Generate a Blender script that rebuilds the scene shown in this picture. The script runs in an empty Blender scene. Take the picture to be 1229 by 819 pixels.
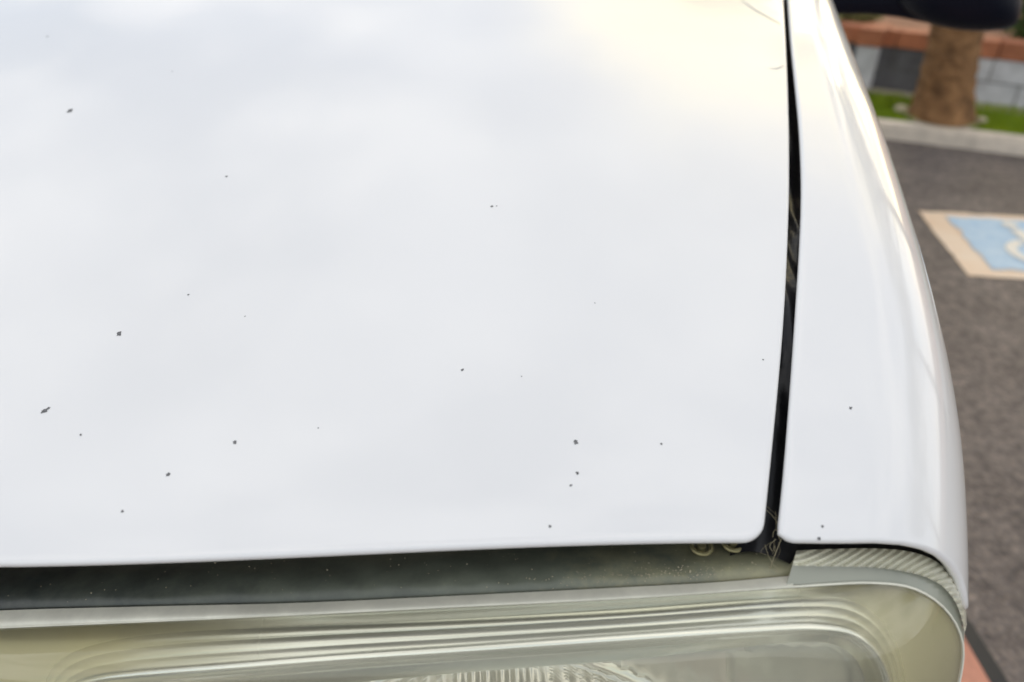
import bpy, bmesh, math, random
import numpy as np
from mathutils import Vector, Matrix, noise

random.seed(7)
rad = math.radians
scene = bpy.context.scene
COL = scene.collection

# ------------------------------------------------------------------ camera
PW, PH, FPX = 1229.0, 819.0, 900.0
CAM = Vector((0, 0, 1.55))
YAW, PITCH = rad(15), rad(33)
FWD = Vector((-math.sin(YAW) * math.cos(PITCH), math.cos(YAW) * math.cos(PITCH), -math.sin(PITCH)))
RGT = Vector((math.cos(YAW), math.sin(YAW), 0))
UPV = RGT.cross(FWD)
cd = bpy.data.cameras.new('camera')
cam = bpy.data.objects.new('camera', cd)
COL.objects.link(cam)
cam.matrix_world = Matrix(((RGT.x, UPV.x, -FWD.x, CAM.x), (RGT.y, UPV.y, -FWD.y, CAM.y), (RGT.z, UPV.z, -FWD.z, CAM.z), (0, 0, 0, 1)))
cd.sensor_width = 36
cd.lens = FPX / PW * 36
cd.clip_start = 0.02
cd.clip_end = 2000
cd.dof.use_dof = True
cd.dof.focus_distance = 0.52
cd.dof.aperture_fstop = 4.3
scene.camera = cam

# ------------------------------------------------------------------ world and sun
SUN_EL, SUN_AZ = 21, 13          # degrees; azimuth to the right of the car's axis (+Y)
w = bpy.data.worlds.new('World')
scene.world = w
w.use_nodes = True
wn, wl = w.node_tree.nodes, w.node_tree.links
bg = wn['Background']
sky = wn.new('ShaderNodeTexSky')
sky.sky_type = 'NISHITA'
sky.sun_disc = False
sky.sun_elevation = rad(SUN_EL)
sky.sun_rotation = rad(SUN_AZ)
sky.air_density = 1.0
sky.dust_density = 1.5
tc = wn.new('ShaderNodeTexCoord')
mp = wn.new('ShaderNodeMapping')
mp.inputs['Location'].default_value = (2.74, 1.42, 0.66)
mp.inputs['Scale'].default_value = (1.0, 1.0, 2.2)
wl.new(tc.outputs['Generated'], mp.inputs['Vector'])
cn = wn.new('ShaderNodeTexNoise')
cn.inputs['Scale'].default_value = 2.7
cn.inputs['Detail'].default_value = 7
cn.inputs['Roughness'].default_value = 0.55
wl.new(mp.outputs['Vector'], cn.inputs['Vector'])
cr = wn.new('ShaderNodeValToRGB')
cr.color_ramp.elements[0].position = 0.40
cr.color_ramp.elements[1].position = 0.60
cr.color_ramp.elements[0].color = (0.15, 0.15, 0.15, 1)
cr.color_ramp.elements[1].color = (1, 1, 1, 1)
wl.new(cn.outputs['Fac'], cr.inputs['Fac'])
mixc = wn.new('ShaderNodeMix')
mixc.data_type = 'RGBA'
wl.new(cr.outputs['Color'], mixc.inputs['Factor'])
wl.new(sky.outputs['Color'], mixc.inputs['A'])
vd = wn.new('ShaderNodeVectorMath'); vd.operation = 'DOT_PRODUCT'      # clouds glow warm towards the low sun
wl.new(tc.outputs['Generated'], vd.inputs[0])
vd.inputs[1].default_value = (math.sin(rad(SUN_AZ)) * math.cos(rad(SUN_EL)), math.cos(rad(SUN_AZ)) * math.cos(rad(SUN_EL)), math.sin(rad(SUN_EL)))
gr_ = wn.new('ShaderNodeValToRGB')
gr_.color_ramp.elements[0].position = 0.87
gr_.color_ramp.elements[0].color = (0.94, 0.93, 0.92, 1)
gr_.color_ramp.elements[1].position = 0.99
gr_.color_ramp.elements[1].color = (1.70, 1.36, 0.52, 1)
wl.new(vd.outputs['Value'], gr_.inputs['Fac'])
cs = wn.new('ShaderNodeVectorMath'); cs.operation = 'SCALE'
wl.new(gr_.outputs['Color'], cs.inputs[0])
cs.inputs['Scale'].default_value = 9.0
wl.new(cs.outputs[0], mixc.inputs['B'])
wl.new(mixc.outputs['Result'], bg.inputs['Color'])
bg.inputs['Strength'].default_value = 0.115

sl = bpy.data.lights.new('sun', 'SUN')
sl.energy = 0.5
sl.angle = rad(18)
sl.color = (1.0, 0.87, 0.62)
so = bpy.data.objects.new('sun', sl)
COL.objects.link(so)
sd = Vector((math.sin(rad(SUN_AZ)) * math.cos(rad(SUN_EL)), math.cos(rad(SUN_AZ)) * math.cos(rad(SUN_EL)), math.sin(rad(SUN_EL))))
so.rotation_euler = sd.to_track_quat('Z', 'Y').to_euler()
so.location = sd * 30

scene.view_settings.view_transform = 'Standard'
scene.view_settings.look = 'None'
scene.view_settings.gamma = 1
scene.view_settings.exposure = 0.70
scene.render.engine = 'CYCLES'
scene.cycles.max_bounces = 8
scene.cycles.transparent_max_bounces = 12
scene.cycles.caustics_reflective = False
scene.cycles.caustics_refractive = False
scene.cycles.use_denoising = True

# ------------------------------------------------------------------ measuring helpers (survey of the place)
def ray(px, py):
    return FWD + RGT * ((px - PW / 2) / FPX) + UPV * (-(py - PH / 2) / FPX)
def at_z(px, py, z=0.0):
    d = ray(px, py)
    return CAM + d * ((z - CAM.z) / d.z)
def proj(p):
    v = Vector(p) - CAM
    t = v.dot(FWD)
    return PW / 2 + FPX * v.dot(RGT) / t, PH / 2 - FPX * v.dot(UPV) / t
def hit(px, py, F, t0=0.1, t1=3.0):
    d = ray(px, py)
    a, b = t0, t1
    fa = F(CAM + d * a)
    for _ in range(46):
        m = (a + b) / 2
        if (F(CAM + d * m) > 0) == (fa > 0):
            a = m
        else:
            b = m
    return CAM + d * ((a + b) / 2)
def interp(x, pts):
    xs = [p[0] for p in pts]
    ys = [p[1] for p in pts]
    if x < xs[0]:
        return ys[0] + (x - xs[0]) * (ys[1] - ys[0]) / (xs[1] - xs[0])
    if x > xs[-1]:
        return ys[-1] + (x - xs[-1]) * (ys[-1] - ys[-2]) / (xs[-1] - xs[-2])
    return float(np.interp(x, xs, ys))
def catmull(pts, n):
    """smooth resample of a polyline (tuples of any length) to n points, even in arc length"""
    P = [np.array(p, float) for p in pts]
    P = [2 * P[0] - P[1]] + P + [2 * P[-1] - P[-2]]
    out = []
    for i in range(1, len(P) - 2):
        for k in range(16):
            p0, p1, p2, p3 = P[i - 1:i + 3]      # centripetal, so unevenly spaced points leave no kinks
            t1 = np.linalg.norm(p1 - p0) ** 0.5 + 1e-9
            t2 = t1 + np.linalg.norm(p2 - p1) ** 0.5 + 1e-9
            t3 = t2 + np.linalg.norm(p3 - p2) ** 0.5 + 1e-9
            t = t1 + (t2 - t1) * k / 16
            a1 = (t1 - t) / t1 * p0 + t / t1 * p1
            a2 = (t2 - t) / (t2 - t1) * p1 + (t - t1) / (t2 - t1) * p2
            a3 = (t3 - t) / (t3 - t2) * p2 + (t - t2) / (t3 - t2) * p3
            b1 = (t2 - t) / t2 * a1 + t / t2 * a2
            b2 = (t3 - t) / (t3 - t1) * a2 + (t - t1) / (t3 - t1) * a3
            out.append((t2 - t) / (t2 - t1) * b1 + (t - t1) / (t2 - t1) * b2)
    out.append(P[-2])
    return resample(out, n)
def resample(pts, n):
    A = np.array(pts, float)
    L = np.concatenate([[0], np.cumsum(np.linalg.norm(np.diff(A, axis=0), axis=1))])
    q = np.linspace(0, L[-1], n)
    return [np.array([np.interp(v, L, A[:, k]) for k in range(A.shape[1])]) for v in q]

# ------------------------------------------------------------------ object helpers
def tag(o, label=None, cat=None, group=None, kind=None):
    if label: o['label'] = label
    if cat: o['category'] = cat
    if group: o['group'] = group
    if kind: o['kind'] = kind
    return o
def parent_to(o, par):
    if par is None:
        return
    o.parent = par
    off = Vector(par.location) if par.type == 'EMPTY' else Vector((0, 0, 0))   # meshes sit at identity, empties hold world places
    o.matrix_parent_inverse = Matrix.Translation(-off)
def empty(name, loc, label, cat, group=None):
    o = bpy.data.objects.new(name, None)
    o.empty_display_size = 0.1
    COL.objects.link(o)
    o.location = loc
    return tag(o, label, cat, group)
def mesh(name, verts, faces, mat, parent=None, smooth=True, sharp=40):
    me = bpy.data.meshes.new(name)
    me.from_pydata([tuple(float(c) for c in v) for v in verts], [], faces)
    me.update()
    if smooth and me.polygons:
        me.polygons.foreach_set('use_smooth', [True] * len(me.polygons))
        me.set_sharp_from_angle(angle=rad(sharp))
    for m in (mat if isinstance(mat, (list, tuple)) else [mat]):
        me.materials.append(m)
    o = bpy.data.objects.new(name, me)
    COL.objects.link(o)
    parent_to(o, parent)
    return o
def from_bm(name, bm, mat, parent=None, smooth=True, sharp=40):
    bmesh.ops.recalc_face_normals(bm, faces=bm.faces)
    me = bpy.data.meshes.new(name)
    bm.to_mesh(me)
    bm.free()
    if smooth:
        me.polygons.foreach_set('use_smooth', [True] * len(me.polygons))
        me.set_sharp_from_angle(angle=rad(sharp))
    me.materials.append(mat)
    o = bpy.data.objects.new(name, me)
    COL.objects.link(o)
    parent_to(o, parent)
    return o
def loft(name, rows, mat, parent=None, closed=False, cap=False, sharp=40):
    n = len(rows[0])
    V = [p for r in rows for p in r]
    Fc = []
    for i in range(len(rows) - 1):
        for j in range(n if closed else n - 1):
            k = (j + 1) % n
            Fc.append((i * n + j, i * n + k, (i + 1) * n + k, (i + 1) * n + j))
    if cap:
        Fc.append(tuple(range((len(rows) - 1) * n, len(rows) * n)))
    bm = bmesh.new()
    vs = [bm.verts.new(tuple(float(c) for c in v)) for v in V]
    for f in Fc:
        try:
            bm.faces.new([vs[i] for i in f])
        except ValueError:
            pass
    bmesh.ops.remove_doubles(bm, verts=bm.verts, dist=1e-6)
    return from_bm(name, bm, mat, parent, sharp=sharp)
def tube_bm(bm, pts, r, seg=8, r1=None):
    pts = [Vector(p) for p in pts]
    prev = None
    for i, p in enumerate(pts):
        d = (pts[min(i + 1, len(pts) - 1)] - pts[max(i - 1, 0)]).normalized()
        a = d.orthogonal().normalized() if prev is None else (prev - d * prev.dot(d)).normalized()
        prev = a
        b = d.cross(a)
        rr = r if r1 is None else r + (r1 - r) * i / max(1, len(pts) - 1)
        ring = [bm.verts.new(p + a * (rr * math.cos(2 * math.pi * k / seg)) + b * (rr * math.sin(2 * math.pi * k / seg))) for k in range(seg)]
        if i:
            for k in range(seg):
                bm.faces.new((last[k], last[(k + 1) % seg], ring[(k + 1) % seg], ring[k]))
        else:
            bm.faces.new(ring[::-1])
        last = ring
    bm.faces.new(last)
def box_bm(bm, c, ax, ay, az, bev=0.0):
    """box with centre c and half-axis vectors"""
    c, ax, ay, az = Vector(c), Vector(ax), Vector(ay), Vector(az)
    vs = [bm.verts.new(c + ax * sx + ay * sy + az * sz) for sx in (-1, 1) for sy in (-1, 1) for sz in (-1, 1)]
    fs = [bm.faces.new([vs[i] for i in f]) for f in ((0, 1, 3, 2), (4, 6, 7, 5), (0, 4, 5, 1), (2, 3, 7, 6), (0, 2, 6, 4), (1, 5, 7, 3))]
    if bev:
        es = list({e for f in fs for e in f.edges})
        bmesh.ops.bevel(bm, geom=es, offset=bev, segments=2, affect='EDGES')

# ------------------------------------------------------------------ materials
def new_mat(name):
    m = bpy.data.materials.new(name)
    m.use_nodes = True
    return m, m.node_tree.nodes, m.node_tree.links, m.node_tree.nodes['Principled BSDF']
def simple(name, color, rough=0.5, metal=0.0, vary=0.0, scale=20, bump=0.0, bscale=60, dist=0.002, color2=None, coat=0.0, detail=6, spec=0.5):
    m, N, L, b = new_mat(name)
    b.inputs['Base Color'].default_value = (*color, 1)
    b.inputs['Roughness'].default_value = rough
    b.inputs['Metallic'].default_value = metal
    b.inputs['Coat Weight'].default_value = coat
    b.inputs['Specular IOR Level'].default_value = spec
    t = N.new('ShaderNodeTexCoord')
    if vary or color2:
        n = N.new('ShaderNodeTexNoise')
        n.inputs['Scale'].default_value = scale
        n.inputs['Detail'].default_value = detail
        n.inputs['Roughness'].default_value = 0.65
        L.new(t.outputs['Object'], n.inputs['Vector'])
        r = N.new('ShaderNodeValToRGB')
        c2 = color2 or tuple(min(1, c * (1 + vary)) for c in color)
        c1 = color if color2 else tuple(c * (1 - vary) for c in color)
        r.color_ramp.elements[0].position = 0.33
        r.color_ramp.elements[1].position = 0.68
        r.color_ramp.elements[0].color = (*c1, 1)
        r.color_ramp.elements[1].color = (*c2, 1)
        L.new(n.outputs['Fac'], r.inputs['Fac'])
        L.new(r.outputs['Color'], b.inputs['Base Color'])
    if bump:
        n2 = N.new('ShaderNodeTexNoise')
        n2.inputs['Scale'].default_value = bscale
        n2.inputs['Detail'].default_value = 8
        L.new(t.outputs['Object'], n2.inputs['Vector'])
        bp = N.new('ShaderNodeBump')
        bp.inputs['Strength'].default_value = bump
        bp.inputs['Distance'].default_value = dist
        L.new(n2.outputs['Fac'], bp.inputs['Height'])
        L.new(bp.outputs['Normal'], b.inputs['Normal'])
    return m

def paint_mat():
    m, N, L, b = new_mat('white_paint')
    b.inputs['Roughness'].default_value = 0.42
    b.inputs['Coat Weight'].default_value = 1.0
    b.inputs['Coat Roughness'].default_value = 0.07
    b.inputs['Coat IOR'].default_value = 1.5
    t = N.new('ShaderNodeTexCoord')
    n = N.new('ShaderNodeTexNoise')          # faint road film
    n.inputs['Scale'].default_value = 5.0
    n.inputs['Detail'].default_value = 8
    L.new(t.outputs['Object'], n.inputs['Vector'])
    sm = N.new('ShaderNodeMapRange')          # smeared, hand-wiped film on the clear coat
    sm.inputs['From Min'].default_value = 0.35
    sm.inputs['From Max'].default_value = 0.7
    sm.inputs['To Min'].default_value = 0.04
    sm.inputs['To Max'].default_value = 0.13
    L.new(n.outputs['Fac'], sm.inputs['Value'])
    L.new(sm.outputs['Result'], b.inputs['Coat Roughness'])
    r = N.new('ShaderNodeValToRGB')
    r.color_ramp.elements[0].position = 0.3
    r.color_ramp.elements[1].position = 0.7
    r.color_ramp.elements[0].color = (0.765, 0.757, 0.748, 1)
    r.color_ramp.elements[1].color = (0.785, 0.777, 0.768, 1)
    L.new(n.outputs['Fac'], r.inputs['Fac'])
    L.new(r.outputs['Color'], b.inputs['Base Color'])
    n2 = N.new('ShaderNodeTexNoise')         # gentle waviness of the panel and orange peel
    n2.inputs['Scale'].default_value = 9.0
    n2.inputs['Detail'].default_value = 2
    L.new(t.outputs['Object'], n2.inputs['Vector'])
    bp = N.new('ShaderNodeBump')
    bp.inputs['Strength'].default_value = 0.15
    bp.inputs['Distance'].default_value = 0.004
    L.new(n2.outputs['Fac'], bp.inputs['Height'])
    n3 = N.new('ShaderNodeTexNoise')
    n3.inputs['Scale'].default_value = 420
    n3.inputs['Detail'].default_value = 1
    L.new(t.outputs['Object'], n3.inputs['Vector'])
    bp2 = N.new('ShaderNodeBump')
    bp2.inputs['Strength'].default_value = 0.03
    bp2.inputs['Distance'].default_value = 0.0005
    L.new(n3.outputs['Fac'], bp2.inputs['Height'])
    L.new(bp.outputs['Normal'], bp2.inputs['Normal'])
    L.new(bp2.outputs['Normal'], b.inputs['Coat Normal'])
    return m
PAINT = paint_mat()
CHIP = simple('chip_primer', (0.15, 0.15, 0.15), 0.8, vary=0.6, scale=900)
SCRATCH = simple('scratch_grey', (0.42, 0.42, 0.41), 0.7)
BLACK = simple('black_plastic', (0.012, 0.013, 0.015), 0.35, bump=0.15, bscale=300, dist=0.0005)
RUBBER = simple('black_rubber', (0.014, 0.014, 0.016), 0.28, bump=0.2, bscale=120, dist=0.002, spec=0.3)
BLACK_BACKING = simple('light_stop_black', (0.006, 0.006, 0.006), 0.8)  # near-black, for the added light-stopping sheet and the marker backing
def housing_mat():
    m, N, L, b = new_mat('lamp_housing_plastic')      # black plastic, olive dust; the slot's shade is painted in, fading towards the corner
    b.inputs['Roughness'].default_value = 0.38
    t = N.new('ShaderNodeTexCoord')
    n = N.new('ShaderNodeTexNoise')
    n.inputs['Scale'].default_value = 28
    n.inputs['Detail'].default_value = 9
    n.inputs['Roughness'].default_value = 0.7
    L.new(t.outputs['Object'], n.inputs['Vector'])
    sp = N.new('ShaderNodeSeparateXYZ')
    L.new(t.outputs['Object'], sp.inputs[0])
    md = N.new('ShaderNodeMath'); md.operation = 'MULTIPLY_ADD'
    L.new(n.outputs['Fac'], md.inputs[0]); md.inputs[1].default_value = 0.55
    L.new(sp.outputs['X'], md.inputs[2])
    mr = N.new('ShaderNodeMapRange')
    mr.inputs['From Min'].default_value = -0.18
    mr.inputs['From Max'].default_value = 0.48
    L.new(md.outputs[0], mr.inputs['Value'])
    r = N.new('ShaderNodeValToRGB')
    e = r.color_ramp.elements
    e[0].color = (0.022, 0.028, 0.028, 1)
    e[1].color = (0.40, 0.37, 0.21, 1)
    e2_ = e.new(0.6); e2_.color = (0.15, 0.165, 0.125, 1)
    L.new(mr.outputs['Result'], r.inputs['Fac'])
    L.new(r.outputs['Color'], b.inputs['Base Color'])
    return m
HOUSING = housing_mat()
LEDGE = simple('lens_flange', (0.78, 0.76, 0.64), 0.4, vary=0.12, scale=30)
def bezel_mat():
    m, N, L, b = new_mat('bezel_aluminised')
    b.inputs['Roughness'].default_value = 0.24
    b.inputs['Coat Weight'].default_value = 1.0
    b.inputs['Coat Roughness'].default_value = 0.05
    t = N.new('ShaderNodeTexCoord')
    n = N.new('ShaderNodeTexNoise')
    n.inputs['Scale'].default_value = 9
    n.inputs['Detail'].default_value = 6
    L.new(t.outputs['Object'], n.inputs['Vector'])
    sp = N.new('ShaderNodeSeparateXYZ')
    L.new(t.outputs['Object'], sp.inputs[0])
    md = N.new('ShaderNodeMath'); md.operation = 'MULTIPLY_ADD'      # plastic yellowed most towards both ends
    L.new(n.outputs['Fac'], md.inputs[0]); md.inputs[1].default_value = 0.10
    L.new(sp.outputs['X'], md.inputs[2])
    r = N.new('ShaderNodeValToRGB')
    mr = N.new('ShaderNodeMapRange')
    mr.inputs['From Min'].default_value = -0.30
    mr.inputs['From Max'].default_value = 0.26
    L.new(md.outputs[0], mr.inputs['Value'])
    e = r.color_ramp.elements
    e[0].position = 0.06; e[0].color = (0, 0, 0, 1)
    e[1].position = 0.30; e[1].color = (1, 1, 1, 1)
    e2_ = e.new(0.76); e2_.color = (1, 1, 1, 1)
    e3_ = e.new(0.92); e3_.color = (0, 0, 0, 1)
    L.new(mr.outputs['Result'], r.inputs['Fac'])
    mx = N.new('ShaderNodeMix'); mx.data_type = 'RGBA'
    mx.inputs['A'].default_value = (0.76, 0.70, 0.44, 1)
    mx.inputs['B'].default_value = (0.88, 0.89, 0.82, 1)
    L.new(r.outputs['Color'], mx.inputs['Factor'])
    L.new(mx.outputs['Result'], b.inputs['Base Color'])
    m2 = N.new('ShaderNodeMapRange')
    m2.inputs['To Min'].default_value = 0.1
    m2.inputs['To Max'].default_value = 0.9
    L.new(r.outputs['Color'], m2.inputs['Value'])
    L.new(m2.outputs['Result'], b.inputs['Metallic'])
    return m
BEZEL = bezel_mat()
CHROME = simple('reflector_chrome', (0.90, 0.88, 0.80), 0.14, metal=0.45, coat=0.6)
MGLASS = simple('mirror_silver', (0.85, 0.86, 0.87), 0.02, metal=1.0)
BRASS = simple('adjuster_brass', (0.30, 0.27, 0.14), 0.35, metal=0.6, vary=0.3, scale=80)
STRAW = simple('dry_straw', (0.38, 0.33, 0.21), 0.8)
HIGHLIGHT_RIM = simple('highlight_rim_bright', (0.96, 0.96, 0.92), 0.22, metal=0.9, coat=1.0)  # near-white metal for the added highlight tube
CLEARBLUE = simple('marker_base', (0.30, 0.31, 0.25), 0.3, coat=0.4)
MIRROR_BLACK = simple('mirror_black', (0.002, 0.004, 0.011), 0.4, spec=0.2, bump=0.1, bscale=500, dist=0.0005)
GLASSDARK = simple('dark_glass', (0.02, 0.025, 0.025), 0.03, coat=0.5)
TYRE = simple('tyre_rubber', (0.02, 0.02, 0.02), 0.85, bump=0.3, bscale=80)
RIM = simple('steel_rim', (0.5, 0.5, 0.5), 0.35, metal=0.9)

def lens_mat(name, tint, haze, haze_col):
    m, N, L, b = new_mat(name)
    out = N['Material Output']
    N.remove(b)
    tr = N.new('ShaderNodeBsdfTransparent')
    tr.inputs['Color'].default_value = (*tint, 1)
    df = N.new('ShaderNodeBsdfDiffuse')
    df.inputs['Color'].default_value = (*haze_col, 1)
    gl = N.new('ShaderNodeBsdfGlossy')
    gl.inputs['Roughness'].default_value = 0.03
    gl.inputs['Color'].default_value = (1, 1, 1, 1)
    t = N.new('ShaderNodeTexCoord')
    n = N.new('ShaderNodeTexNoise')
    n.inputs['Scale'].default_value = 16
    n.inputs['Detail'].default_value = 6
    L.new(t.outputs['Object'], n.inputs['Vector'])
    mr = N.new('ShaderNodeMapRange')
    mr.inputs['From Min'].default_value = 0.3
    mr.inputs['From Max'].default_value = 0.7
    mr.inputs['To Min'].default_value = haze * 0.7
    mr.inputs['To Max'].default_value = haze * 1.3
    L.new(n.outputs['Fac'], mr.inputs['Value'])
    m1 = N.new('ShaderNodeMixShader')
    L.new(mr.outputs['Result'], m1.inputs['Fac'])
    L.new(tr.outputs[0], m1.inputs[1])
    L.new(df.outputs[0], m1.inputs[2])
    fr = N.new('ShaderNodeFresnel')
    fr.inputs['IOR'].default_value = 1.5
    m2 = N.new('ShaderNodeMixShader')
    L.new(fr.outputs[0], m2.inputs['Fac'])
    L.new(m1.outputs[0], m2.inputs[1])
    L.new(gl.outputs[0], m2.inputs[2])
    L.new(m2.outputs[0], out.inputs['Surface'])
    return m
LENS = lens_mat('yellowed_lens', (0.985, 0.975, 0.90), 0.10, (0.78, 0.75, 0.60))
MARKER = lens_mat('marker_lens', (0.97, 0.97, 0.86), 0.55, (0.97, 0.95, 0.76))

def asphalt_mat():
    m, N, L, b = new_mat('asphalt')
    b.inputs['Roughness'].default_value = 0.85
    t = N.new('ShaderNodeTexCoord')
    def nz(s, d):
        n = N.new('ShaderNodeTexNoise')
        n.inputs['Scale'].default_value = s
        n.inputs['Detail'].default_value = d
        n.inputs['Roughness'].default_value = 0.7
        L.new(t.outputs['Object'], n.inputs['Vector'])
        return n
    def ramp(n, p0, c0, p1, c1):
        r = N.new('ShaderNodeValToRGB')
        r.color_ramp.elements[0].position = p0
        r.color_ramp.elements[1].position = p1
        r.color_ramp.elements[0].color = (*c0, 1)
        r.color_ramp.elements[1].color = (*c1, 1)
        L.new(n.outputs[0], r.inputs['Fac'])
        return r
    a = ramp(nz(2.2, 8), 0.35, (0.145, 0.121, 0.106), 0.68, (0.262, 0.222, 0.194))
    v = N.new('ShaderNodeTexVoronoi')
    v.inputs['Scale'].default_value = 75
    L.new(t.outputs['Object'], v.inputs['Vector'])
    s = ramp(v, 0.0, (1.5, 1.45, 1.4), 0.55, (0.72, 0.72, 0.74))
    mx = N.new('ShaderNodeMix')
    mx.data_type = 'RGBA'
    mx.blend_type = 'MULTIPLY'
    mx.inputs['Factor'].default_value = 0.75
    L.new(a.outputs['Color'], mx.inputs['A'])
    L.new(s.outputs['Color'], mx.inputs['B'])
    g = ramp(nz(26, 6), 0.36, (0.42, 0.42, 0.44), 0.66, (1.45, 1.43, 1.40))
    mx2 = N.new('ShaderNodeMix')
    mx2.data_type = 'RGBA'
    mx2.blend_type = 'MULTIPLY'
    mx2.inputs['Factor'].default_value = 0.8
    L.new(mx.outputs['Result'], mx2.inputs['A'])
    L.new(g.outputs['Color'], mx2.inputs['B'])
    L.new(mx2.outputs['Result'], b.inputs['Base Color'])
    bp = N.new('ShaderNodeBump')
    bp.inputs['Strength'].default_value = 0.8
    bp.inputs['Distance'].default_value = 0.006
    L.new(v.outputs['Distance'], bp.inputs['Height'])
    bp.invert = True
    L.new(bp.outputs['Normal'], b.inputs['Normal'])
    return m
ASPHALT = asphalt_mat()
CONCRETE = simple('kerb_concrete', (0.76, 0.67, 0.56), 0.85, vary=0.2, scale=8, bump=0.3, bscale=90)
SALMON = simple('salmon_painted_concrete', (0.62, 0.28, 0.19), 0.7, vary=0.18, scale=14, bump=0.4, bscale=140)
SHADE_STRIP = simple('shade_strip_black', (0.012, 0.012, 0.013), 0.5, bump=0.4, bscale=60)  # black stand-in for the shade beside the salmon strip
LAWN = simple('lawn_soil', (0.16, 0.24, 0.006), 0.9, vary=0.4, scale=9)
BLADE = simple('grass_blade', (0.21, 0.32, 0.006), 0.6, color2=(0.33, 0.42, 0.010), scale=5)
DIRT = simple('pale_dirt', (0.48, 0.42, 0.30), 0.95, vary=0.3, scale=20, bump=0.5, bscale=60, dist=0.01)
REDGRAVEL = simple('red_gravel', (0.34, 0.17, 0.10), 0.95, vary=0.4, scale=20, bump=0.6, bscale=50, dist=0.02)
BLOCK_D = simple('dark_grey_block', (0.13, 0.13, 0.14), 0.9, vary=0.25, scale=7, bump=0.4, bscale=60)  # darker grey tone, used for the wall left of the palm trunk
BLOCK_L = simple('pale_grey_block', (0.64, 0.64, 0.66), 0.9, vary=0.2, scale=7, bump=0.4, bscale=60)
MORTAR = simple('mortar', (0.16, 0.155, 0.15), 0.95, vary=0.2)
BRICK = simple('terracotta_brick', (0.48, 0.18, 0.09), 0.85, vary=0.25, scale=6, bump=0.3, bscale=90)
BARK = simple('palm_bark', (0.13, 0.065, 0.026), 0.95, color2=(0.38, 0.20, 0.085), scale=11, bump=0.9, bscale=22, dist=0.03)
LEAF_G = simple('shrub_leaf_green', (0.05, 0.10, 0.018), 0.6, color2=(0.11, 0.17, 0.03), scale=6)
LEAF_Y = simple('shrub_leaf_yellow', (0.24, 0.25, 0.07), 0.6, color2=(0.42, 0.40, 0.18), scale=8)
FROND = simple('palm_frond', (0.05, 0.085, 0.025), 0.55, vary=0.4, scale=3)
M_BLUE = simple('worn_blue_paint', (0.36, 0.54, 0.73), 0.75, color2=(0.54, 0.67, 0.79), scale=14)
M_WHITE = simple('worn_white_paint', (0.80, 0.58, 0.40), 0.75, color2=(0.84, 0.70, 0.56), scale=3)
M_GLYPH = simple('worn_glyph_paint', (0.78, 0.74, 0.66), 0.75, color2=(0.86, 0.82, 0.74), scale=12)

# ------------------------------------------------------------------ the setting
def sheet(name, pts, z, mat, kind='structure', **kw):
    o = mesh(name, [(p[0], p[1], z) for p in pts], [tuple(range(len(pts)))], mat, smooth=False)
    return tag(o, kind=kind, **kw)

KA, KB = at_z(1063, 167), at_z(1229, 188)
kd = (KB - KA); kd.z = 0; kd.normalize()           # along the kerb
kn = Vector((-kd.y, kd.x, 0))                      # away from the car
sheet('parking_lot', [(-300, -300), (300, -300), (300, 300), (-300, 300)], 0.0, ASPHALT)
KH, KW = 0.10, 0.115

kerb = empty('kerb', KA, 'pale concrete kerb edging the grass strip beyond the asphalt', 'kerb')
seg_len = 1.5
bm_kerb_mesh = None
for i in range(-8, 9):
    c = KA + kd * (seg_len * (i + 0.35)) + kn * (KW / 2) + Vector((0, 0, KH / 2 - 0.03))
    bm = bmesh.new()
    box_bm(bm, c, kd * (seg_len / 2 - 0.003), kn * (KW / 2), Vector((0, 0, KH / 2 + 0.03)), 0.016)
    from_bm('kerbstone', bm, CONCRETE, kerb)

WALL_L, WALL_R = at_z(1046, 104, KH), at_z(1229, 130, KH)
wd = (WALL_R - WALL_L); wd.z = 0; wd.normalize()
wnv = Vector((-wd.y, wd.x, 0))
g0 = KA + kn * KW
gl = [g0 - kd * 12, g0 + kd * 12, WALL_L + wd * 12 + wnv * 0.2, WALL_L - wd * 12 + wnv * 0.2]
sheet('lawn', gl, KH - 0.012, LAWN)
dl = [WALL_L - wd * 12 - wnv * 0.20, WALL_L + wd * 12 - wnv * 0.16, WALL_L + wd * 12 + wnv * 0.1, WALL_L - wd * 12 + wnv * 0.1]
sheet('dirt_strip', dl, KH - 0.006, DIRT)
pl = [WALL_L - wd * 14 + wnv * 0.1, WALL_L + wd * 14 + wnv * 0.1, WALL_L + wd * 30 + wnv * 60, WALL_L - wd * 30 + wnv * 60]
PB_Z = KH + 0.33
sheet('planting_bed', pl, PB_Z, REDGRAVEL)

# grass blades, nobody could count them
V, Fc = [], []
for _ in range(26000):
    u = random.uniform(-2.6, 3.2)
    p = g0 + kd * u
    q = WALL_L - wnv * 0.16
    # width of the strip here
    wdt = (q - p).dot(kn)
    a = random.uniform(0, 1)
    b = p + kn * (a * max(0.2, wdt))
    h = random.uniform(0.018, 0.045)
    ang = random.uniform(0, math.pi)
    dx = Vector((math.cos(ang), math.sin(ang), 0)) * 0.004
    lean = Vector((random.uniform(-1, 1), random.uniform(-1, 1), 0)) * 0.015
    i = len(V)
    b.z = KH - 0.013
    V += [b - dx, b + dx, b + lean + Vector((0, 0, h))]
    Fc.append((i, i + 1, i + 2))
tag(mesh('grass', V, Fc, BLADE, smooth=False), kind='stuff')

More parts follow.
